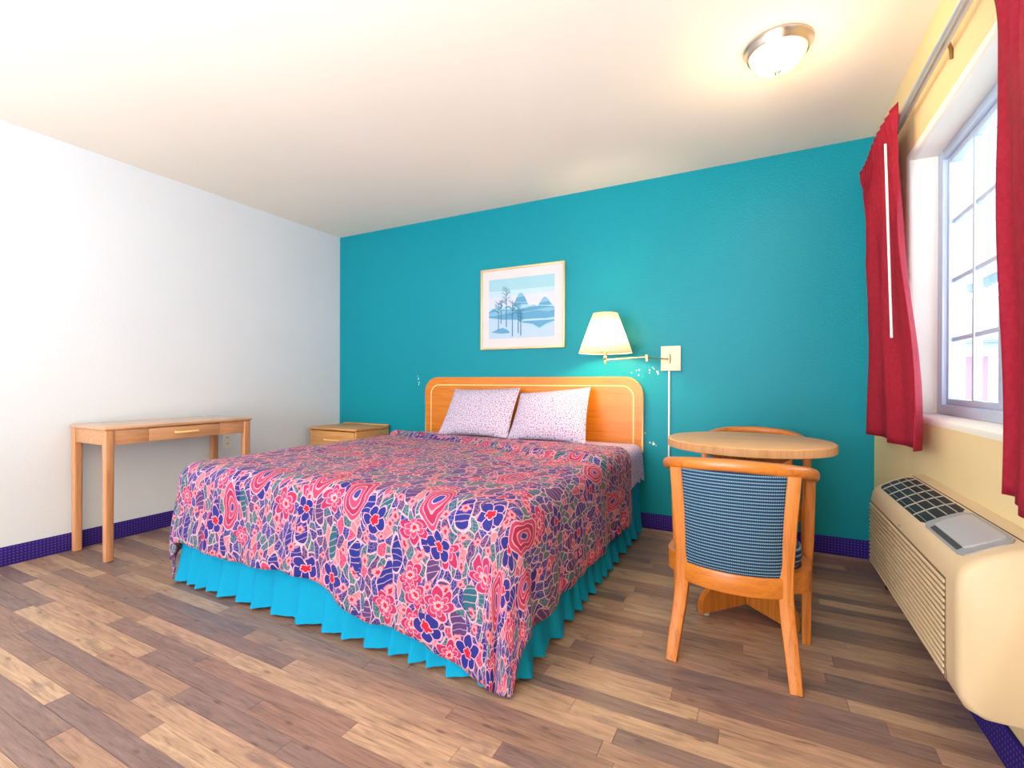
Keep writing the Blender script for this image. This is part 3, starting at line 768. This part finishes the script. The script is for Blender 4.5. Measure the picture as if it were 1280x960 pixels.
# ------------------------------------------------------------------ framed print
PX0, PX1, PZ0, PZ1 = 1.636, 2.376, 1.283, 1.940
pic = thing('framed_picture', 'framed print of blue misty mountains and bare trees above the bed', 'picture', ((PX0 + PX1) / 2, -0.001, PZ0))
fw_ = 0.016
for a, b_ in (((PX0, PZ0), (PX0 + fw_, PZ1)), ((PX1 - fw_, PZ0), (PX1, PZ1)), ((PX0 + fw_, PZ0), (PX1 - fw_, PZ0 + fw_)), ((PX0 + fw_, PZ1 - fw_), (PX1 - fw_, PZ1))):
    bobj('frame_moulding', box(B(), (a[0], -0.026, a[1]), (b_[0], -0.001, b_[1]), 0.004), plain('pale gold frame', S(214, 196, 146), 0.35, 0.2), pic)
bobj('mat_board', box(B(), (PX0 + fw_, -0.014, PZ0 + fw_), (PX1 - fw_, -0.002, PZ1 - fw_)), plain('off white mat board', S(214, 208, 212), 0.7), pic, smooth=False)
AX0, AX1, AZ0, AZ1 = PX0 + 0.075, PX1 - 0.085, PZ0 + 0.088, PZ1 - 0.088
art = B(); AW, AH = AX1 - AX0, AZ1 - AZ0; layer = [0]
ART = [plain('print ' + n, c, 0.6, var=0.03) for n, c in (('sky', S(178, 208, 222)), ('haze', S(200, 206, 222)), ('far hill', S(122, 178, 206)), ('band', S(88, 154, 194)), ('water', S(154, 200, 220)), ('tree', S(36, 108, 146)), ('snow', S(172, 198, 222)), ('twig', S(64, 134, 170)), ('upper sky', S(152, 198, 214)))]
def ap(poly, mi):
    layer[0] += 1; y = -0.0142 - layer[0] * 0.00002
    f = art.faces.new([art.verts.new((AX0 + u * AW, y, AZ0 + v * AH)) for u, v in poly]); f.material_index = mi
ap([(0, 0), (1, 0), (1, 1), (0, 1)], 0)
ap([(0, .8), (1, .8), (1, 1), (0, 1)], 8)
ap([(0, .52), (1, .52), (1, .72), (0, .70)], 1)
def ridge_y(x):
    return max(.43, .46 + .28 * math.exp(-(abs(x - .5) / .105) ** 2.4), .45 + .19 * math.exp(-(abs(x - .86) / .095) ** 2.2), .42 + .09 * math.exp(-((x - .08) / .08) ** 2), .46 + .07 * math.exp(-((x - .68) / .09) ** 2), .44 + .10 * math.exp(-((x - .3) / .1) ** 2))
xs = [i / 60 for i in range(61)]
ap([(0, .36)] + [(x, ridge_y(x)) for x in xs] + [(1, .36)], 2)
for lv, c in ((.68, 3), (.62, 2), (.58, 3), (.54, 4), (.50, 3), (.46, 2), (.42, 3)):
    ap([(0, .30)] + [(x, min(ridge_y(x) - .004, lv + .02 * math.sin(9 * x + lv * 40) - .012)) for x in xs] + [(1, .30)], c)
ap([(.45, .34)] + [(.45 + .55 * t, .37 + .06 * math.sin(PI * t) * (1 if t < .9 else .8)) for t in [i / 20 for i in range(21)]] + [(1, .28)], 3)
ap([(0, 0), (1, 0)] + [(x, .30 + .015 * math.sin(7 * x)) for x in xs[::-1]], 4)
ap([(0, 0), (1, 0), (1, .22), (.9, .18), (.78, .13), (.65, .2), (.5, .28), (.3, .3), (0, .36)], 6)
ap([(.55, .24), (.68, .22), (.78, .15), (.88, .21), (1, .25), (1, .27), (.5, .27)], 3)
ap([(0, 0), (.45, 0), (.36, .06), (.3, .13), (.22, .17), (.12, .14), (.05, .10), (0, .12)], 6)
ap([(.04, .11), (.12, .15), (.22, .18), (.3, .14), (.34, .09), (.2, .08)], 3)
rg = random.Random(3)
def bline(x0, y0, x1, y1, w, mi):
    d = Vector((x1 - x0, (y1 - y0))).normalized(); n = Vector((-d.y, d.x)) * w
    ap([(x0 - n.x, y0 - n.y), (x1 - n.x * .5, y1 - n.y * .5), (x1 + n.x * .5, y1 + n.y * .5), (x0 + n.x, y0 + n.y)], mi)
for tx, tb_, tt, sp in ((.155, .14, .62, .09), (.195, .25, .64, .05), (.28, .19, .86, .10), (.375, .03, .62, .09), (.465, .08, .56, .07), (.505, .04, .45, .06)):
    bline(tx, tb_, tx, tt, .0065, 5)
    for _ in range(16):
        y = tb_ + (tt - tb_) * rg.uniform(.52, .95); s = rg.choice((-1, 1)); L = sp * rg.uniform(.4, 1)
        bline(tx, y, tx + s * L * .7, y + L * .9, .004, rg.choice((5, 7, 7)))
        bline(tx + s * L * .35, y + L * .45, tx + s * L * .9, y + L * .55, .003, 7)
bobj('art_print', art, ART, pic, smooth=False, recalc=False)
# print must face the room
me = bpy.data.objects[[o.name for o in pic.children if o.name.startswith('art_print')][0]].data
if me.polygons[0].normal.y > 0: me.flip_normals()

# ------------------------------------------------------------------ swing-arm wall lamp
lp = thing('wall_lamp', 'brass swing-arm wall lamp with lit white cone shade', 'lamp', (3.145, 0, 1.10))
bobj('wall_plate', box(B(), (3.080, -0.022, 1.099), (3.211, -0.001, 1.268), 0.004), 'plate', lp)
bobj('cord_cover', box(B(), (3.128, -0.012, 0.44), (3.140, -0.001, 1.098), 0.003), 'plastic_white', lp)
LX, LY = 2.752, -0.235
pz = 1.178
b = B(); rod(b, (3.138, -0.04, pz - 0.03), (3.138, -0.04, pz + 0.035), 0.009); rod(b, (3.138, -0.022, pz), (3.138, -0.045, pz), 0.007); bobj('pivot', b, 'brass', lp)
bobj('arm', rod(B(), (3.138, -0.045, pz), (3.030, -0.235, pz), 0.0055), 'brass', lp)
bobj('elbow', rod(B(), (3.030, -0.235, pz - 0.022), (3.030, -0.235, pz + 0.022), 0.011), 'brass', lp)
bobj('arm', rod(B(), (3.030, -0.235, pz + 0.008), (LX + 0.008, LY, pz - 0.008), 0.0055), 'brass', lp)
b = B(); lathe(b, [(0.001, -0.035), (0.010, -0.03), (0.011, -0.018), (0.007, -0.01), (0.012, 0.0), (0.014, 0.012), (0.008, 0.02), (0.012, 0.035), (0.012, 0.055), (0.001, 0.056)], 20, (LX, LY, pz)); bobj('socket', b, 'brass', lp)
b = B(); lathe(b, [(0.178, 1.220), (0.082, 1.485)], 56, (LX, LY, 0)); sh = bobj('shade', b, 'shade', lp, solid=0.0016)
for r, z in ((0.178, 1.220), (0.082, 1.485)):
    bobj('shade_trim', sweep(B(), [(LX + r * math.cos(2 * PI * i / 56), LY + r * math.sin(2 * PI * i / 56), z) for i in range(56)], circ(0.0028, 6), closed=True), 'plate', lp)
bobj('shade_spider', rod(B(), (LX - 0.082, LY, 1.478), (LX + 0.082, LY, 1.478), 0.0015, 6), 'brass', lp)
bobj('bulb', lathe(B(), [(0.001, 1.398), (0.018, 1.39), (0.028, 1.365), (0.026, 1.335), (0.014, 1.295), (0.012, 1.235), (0.001, 1.234)], 20, (LX, LY, 0)), 'bulb', lp)
pl = bpy.data.lights.new('wall_lamp_glow', 'POINT'); pl.energy = 9; pl.color = (1.0, 0.74, 0.42); pl.shadow_soft_size = 0.035
po = bpy.data.objects.new('wall_lamp_glow', pl); COL.objects.link(po); po.parent = lp; po.location = (LX - 3.145, LY - 0.05, 1.31 - 1.10)

# ------------------------------------------------------------------ ceiling light
CL = (3.742, -1.095)
cl = thing('ceiling_light', 'flush ceiling light with nickel rim and lit alabaster bowl', 'ceiling light', (CL[0], CL[1], H))
obj('rim', lathe(B(), [(0.0010, 0.0000), (0.1264, 0.0000), (0.1304, -0.0048), (0.1304, -0.0096), (0.1216, -0.0208), (0.1200, -0.0320), (0.1144, -0.0400), (0.1104, -0.0384), (0.1104, -0.0240), (0.0010, -0.0224)], 64), 'nickel', cl)
obj('glass_bowl', lathe(B(), [(0.1096, -0.0352), (0.1056, -0.0496), (0.0944, -0.0680), (0.0760, -0.0848), (0.0496, -0.0968), (0.0240, -0.1032), (0.0010, -0.1048)], 56), 'alabaster', cl)
obj('finial', lathe(B(), [(0.0010, -0.1040), (0.0128, -0.1040), (0.0144, -0.1088), (0.0080, -0.1128), (0.0104, -0.1184), (0.0064, -0.1248), (0.0010, -0.1280)], 20), 'nickel', cl)
pl = bpy.data.lights.new('ceiling_lamp_glow', 'POINT'); pl.energy = 5; pl.color = (1.0, 0.66, 0.30); pl.shadow_soft_size = 0.10
po = bpy.data.objects.new('ceiling_lamp_glow', pl); COL.objects.link(po); po.parent = cl; po.location = (0, 0, -0.22)

# ------------------------------------------------------------------ curtains
RZ, RX = 2.185, W - 0.048
rd = thing('curtain_rod', 'chrome double curtain rod above the window', 'curtain rod', (RX, -1.2, RZ))
bobj('rod', rod(B(), (RX, -0.10, RZ), (RX, -2.75, RZ), 0.010, 14), 'chrome', rd)
bobj('track', box(B(), (RX + 0.012, -2.74, RZ - 0.012), (RX + 0.026, -0.11, RZ + 0.004), 0.003), 'chrome', rd)
for y in (-0.16, -1.225, -2.70):
    b = B(); sweep(b, [(RX + 0.005, y, RZ + 0.012), (W - 0.03, y, RZ + 0.020), (W - 0.012, y, RZ + 0.014), (W - 0.006, y, RZ - 0.01), (W - 0.005, y, RZ - 0.04)], rrect(0.012, 0.008, 0.003, 2), up=(0, 1, 0)); bobj('bracket', b, 'bronze', rd)

def curtain(label, top0, top1, bot0, bot1, z0, z1, npl, xoff, phase, head):
    """pleated panel hanging from y=top0..top1 spreading to bot0..bot1"""
    ct = thing('curtain', label, 'curtain', (RX, (top0 + top1) / 2, z0), 0.0, 'red curtains at the window')
    nu, nv = npl * 18 + 1, 46
    def f(a, t):
        z = z1 + (z0 - z1) * t
        y0 = top0 + (bot0 - top0) * (0.75 * sm(0.03, 0.22, t) + 0.25 * t); y1 = top1 + (bot1 - top1) * sm(0.0, 1.0, t)
        y = y0 + (y1 - y0) * a
        m_ = sm(0.12, 0.42, t); w = (1 - m_) * math.sin(2 * PI * npl * a + phase) + m_ * (0.75 * math.sin(2 * PI * 2.4 * a + 1.2 * phase + 0.5 * math.sin(9 * a)) + 0.3 * math.sin(2 * PI * 5.5 * a + 0.7)); amp = 0.013 + 0.012 * m_ + 0.010 * m_ * t
        pinch = math.exp(-((t - head) / 0.03) ** 2)
        amp *= 1 - 0.45 * pinch
        if t < head: w = (abs(w) ** 0.6) * (1 if w > 0 else -1); amp *= 1.25
        y += (1 - m_) * 0.09 * (y1 - y0) / npl * math.sin(4 * PI * npl * a + phase)
        x = RX + xoff + amp * w + 0.006 * math.sin(9 * t + a * 7)
        zz = z + (0.014 * w if t < 0.02 else 0)
        return Vector((x, y, zz))
    b = B(); grid(b, nu, nv, f)
    o = bobj('panel', b, 'curtain', ct, ang=75, solid=0.003)
    return ct
curtain('short red pleated curtain hanging next to the teal wall', -0.05, -0.80, -0.22, -1.16, 0.765, 2.225, 11, -0.030, 0.4, 0.085)
curtain('long red curtain hanging next to the almond air conditioner, away from the teal wall', -1.70, -2.60, -1.80, -2.68, 0.745, 2.225, 11, -0.030, 0.2, 0.085)
wand = tag(obj('curtain_wand', rod(B(), (RX - 0.072, -0.99, 1.20), (RX - 0.060, -0.80, 2.06), 0.0048, 10), 'plastic_white'), 'white plastic draw wand hanging in front of the short curtain', 'curtain wand')

# ------------------------------------------------------------------ air conditioner
AY0, AY1 = -1.905, -0.905     # near end, far end
AXF = 4.100
ac = thing('air_conditioner', 'almond through-wall air conditioner with top grille under the window', 'air conditioner', (W, (AY0 + AY1) / 2, 0.22))
prof = [(W - 0.001, 0.225), (AXF + 0.05, 0.225), (AXF + 0.018, 0.240), (AXF + 0.003, 0.268), (AXF, 0.30), (AXF - 0.002, 0.53), (AXF + 0.003, 0.562), (AXF + 0.014, 0.582), (AXF + 0.034, 0.598), (AXF + 0.07, 0.618), (AXF + 0.10, 0.632), (AXF + 0.135, 0.642), (W - 0.001, 0.650)]
b = B()
def acring(y, sc):
    cx, cz = W - 0.001, 0.43
    return [b.verts.new((cx + (p[0] - cx) * (1 - 0.10 * sc), y, cz + (p[1] - cz) * (1 - 0.055 * sc))) for p in prof]
rings = [acring(AY0, 1.0), acring(AY0 + 0.005, 0.45), acring(AY0 + 0.014, 0.12), acring(AY0 + 0.026, 0.0), acring(AY1 - 0.026, 0.0), acring(AY1 - 0.014, 0.12), acring(AY1 - 0.005, 0.45), acring(AY1, 1.0)]
for A_, B_ in zip(rings, rings[1:]):
    for j in range(len(prof)): b.faces.new((A_[j], A_[(j + 1) % len(prof)], B_[(j + 1) % len(prof)], B_[j]))
b.faces.new(rings[0][::-1]); b.faces.new(rings[-1])
bobj('housing', b, 'ac', ac, ang=45)
# louvres on the front
NS = 15
sl0, sl1 = AY0 + 0.085, AY1 - 0.03
for i in range(NS):
    z = 0.278 + i * 0.0165
    b = B(); box(b, (AXF - 0.0095, sl0, z), (AXF + 0.004, sl1, z + 0.0095), 0.003, 2)
    for v in b.verts:
        if v.co.y < sl0 + 0.02: v.co.x += 0.003
    bobj('louvre', b, 'ac', ac)
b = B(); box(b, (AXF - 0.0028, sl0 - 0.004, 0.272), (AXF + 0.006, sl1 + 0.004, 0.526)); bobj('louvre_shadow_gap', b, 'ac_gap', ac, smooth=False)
# sloping top: local frame along the slope
def top_pt(s, y, h=0.0):
    """s from 0 (front) to 1 (back) over the sloping top"""
    q = [(AXF + 0.022, 0.589), (AXF + 0.034, 0.598), (AXF + 0.07, 0.618), (AXF + 0.10, 0.632), (AXF + 0.125, 0.640)]
    t = s * 4; i = min(int(t), 3); w = t - i
    x = q[i][0] * (1 - w) + q[i + 1][0] * w; z = q[i][1] * (1 - w) + q[i + 1][1] * w
    d = Vector((q[i + 1][0] - q[i][0], 0, q[i + 1][1] - q[i][1])).normalized(); n = Vector((-d.z, 0, d.x))
    return Vector((x, y, z)) + n * h
def slab(s0, s1, y0, y1, h0, h1, ns=8, rc=0.0):
    b = B(); rows = []
    for i in range(ns + 1):
        s = s0 + (s1 - s0) * i / ns; k = 0.0
        if rc: e = min(i, ns - i) / ns; k = rc * (1 - math.sqrt(max(0, 1 - (1 - min(1, e * 4)) ** 2)))
        rows.append([b.verts.new(top_pt(s, y, h)) for y, h in ((y0 + k, h0), (y1 - k, h0), (y1 - k, h1), (y0 + k, h1))])
    for A_, B_ in zip(rows, rows[1:]):
        for j in range(4): b.faces.new((A_[j], A_[(j + 1) % 4], B_[(j + 1) % 4], B_[j]))
    b.faces.new(rows[0][::-1]); b.faces.new(rows[-1]); return b
GY0, GY1 = AY0 + 0.365, AY1 - 0.05
bobj('vent_recess', slab(0.0, 1.0, GY0, GY1, -0.004, 0.0012, rc=0.03), 'ac_dark', ac)
for i in range(1, 5):
    s = i / 5.0 * 0.96 + 0.0
    bobj('vent_bar', slab(s - 0.008, s + 0.008, GY0 + 0.004, GY1 - 0.008, 0.0, 0.005, 1), 'ac_bar', ac)
for i in range(1, 6):
    y = GY0 + (GY1 - GY0) * i / 5.6
    bobj('vent_bar', slab(0.02, 0.98, y - 0.0014, y + 0.0014, 0.0, 0.0042), 'ac_bar', ac)
pn = bobj('control_panel', slab(-0.03, 1.02, AY0 + 0.055, GY0 - 0.001, -0.004, 0.003, rc=0.03), 'ac_grey', ac)
o = obj('control_recess', slab(0.08, 0.30, AY0 + 0.10, GY0 - 0.055, 0.002, 0.0036), 'ac_greydark', pn)
o = obj('control_door', slab(0.27, 0.92, AY0 + 0.085, GY0 - 0.045, 0.002, 0.007, rc=0.01), plain('grey control door', S(172, 170, 172), 0.35), pn)
bobj('seam', slab(1.08, 1.10, AY0 + 0.03, AY1 - 0.03, -0.001, 0.0006, 1), 'ac_greydark', ac)
b = B(); box(b, (AXF - 0.003, -1.395, 0.5365), (AXF + 0.003, -1.365, 0.5425)); bobj('maker_badge', b, 'ac_grey', ac)

# ------------------------------------------------------------------ wall outlet
ol = thing('wall_outlet', 'white duplex outlet low on the white wall under the desk', 'outlet', (0, -1.125, 0.50))
bobj('cover_plate', box(B(), (0.0005, -1.162, 0.500), (0.007, -1.088, 0.615), 0.003), 'plastic_white', ol)
for z in (0.535, 0.580):
    s = bobj('socket', box(B(), (0.006, -1.141, z - 0.016), (0.0085, -1.109, z + 0.016), 0.002), 'plastic_white', ol)
    for y in (-1.131, -1.119): obj('slot', box(B(), (0.008, y - 0.0016, z - 0.006), (0.0088, y + 0.0016, z + 0.006)), 'slot', s)

# ------------------------------------------------------------------ outside the window
gm = plain('pale concrete', S(190, 190, 188), 0.9)
struct(obj('ground', box(B(), (W + T, -12, -0.3), (40, 40, -0.15)), gm), 'pale concrete lot outside the window')
ov = thing('walkway_roof', 'white boarded porch roof outside the window', 'porch roof', (5.5, 0, 2.5))
sfm = plain('white soffit boards', S(170, 176, 190), 0.7)
for i in range(9):
    x0 = W + T + 0.005 + i * 0.235
    bobj('soffit_board', box(B(), (x0, -4, 2.56), (x0 + 0.229, 6.6, 2.60)), sfm, ov, smooth=False)
bobj('fascia', box(B(), (W + T + 2.13, -4, 2.44), (W + T + 2.19, 6.6, 2.66)), plain('blue grey fascia', S(96, 116, 150), 0.7), ov, smooth=False)
bobj('downspout', box(B(), (W + T + 2.02, 6.42, 2.18), (W + T + 2.12, 6.6, 2.44)), 'vinyl', ov, smooth=False)
bobj('post', box(B(), (W + T + 2.0, -3.9, -0.15), (W + T + 2.1, -3.8, 2.559)), 'vinyl', ov, smooth=False)
WY = 20.6
mb = thing('motel_wing', 'white motel wing with mauve doors and shingle roof across the lot', 'building', (12, WY, -0.15))
bobj('wall', box(B(), (5.5, WY, -0.15), (24, WY + 5, 2.55)), plain('motel wall', S(176, 182, 184), 0.8), mb, smooth=False)
b = B(); prism(b, [(0, 2.56), (-0.9, 2.50), (-0.9, 2.62), (3.0, 4.7), (6.0, 2.56)], lambda u, v, t: (t, WY + u, v), 5.0, 24.5); bobj('roof', b, plain('grey shingle', S(104, 110, 108), 0.9, var=0.3, scale=14), mb, smooth=False)
for x in (7.2, 10.35, 12.5, 15.6, 18.0):
    d = bobj('door', box(B(), (x, WY - 0.04, -0.15), (x + 0.95, WY - 0.001, 2.05)), plain('mauve door', S(140, 104, 128), 0.6), mb, smooth=False)
    obj('door_knob', lathe(B(), [(0.001, 0), (0.04, 0), (0.04, 0.05), (0.001, 0.05)], 10, (x + 0.1, WY - 0.09, 0.95)), 'nickel', d)
    wn = bobj('window', box(B(), (x + 1.15, WY - 0.03, 0.55), (x + 1.5, WY - 0.001, 2.0)), 'vinyl', mb, smooth=False)
bobj('wall_light', box(B(), (11.75, WY - 0.16, 1.85), (11.95, WY - 0.001, 2.1)), 'slot', mb, smooth=False)
tag(obj('utility_wire', rod(B(), (4.9, 13.0, 3.55), (24, 18.0, 4.05), 0.012, 6), 'slot'), 'thin dark utility wire crossing the sky outside the window', 'wire')
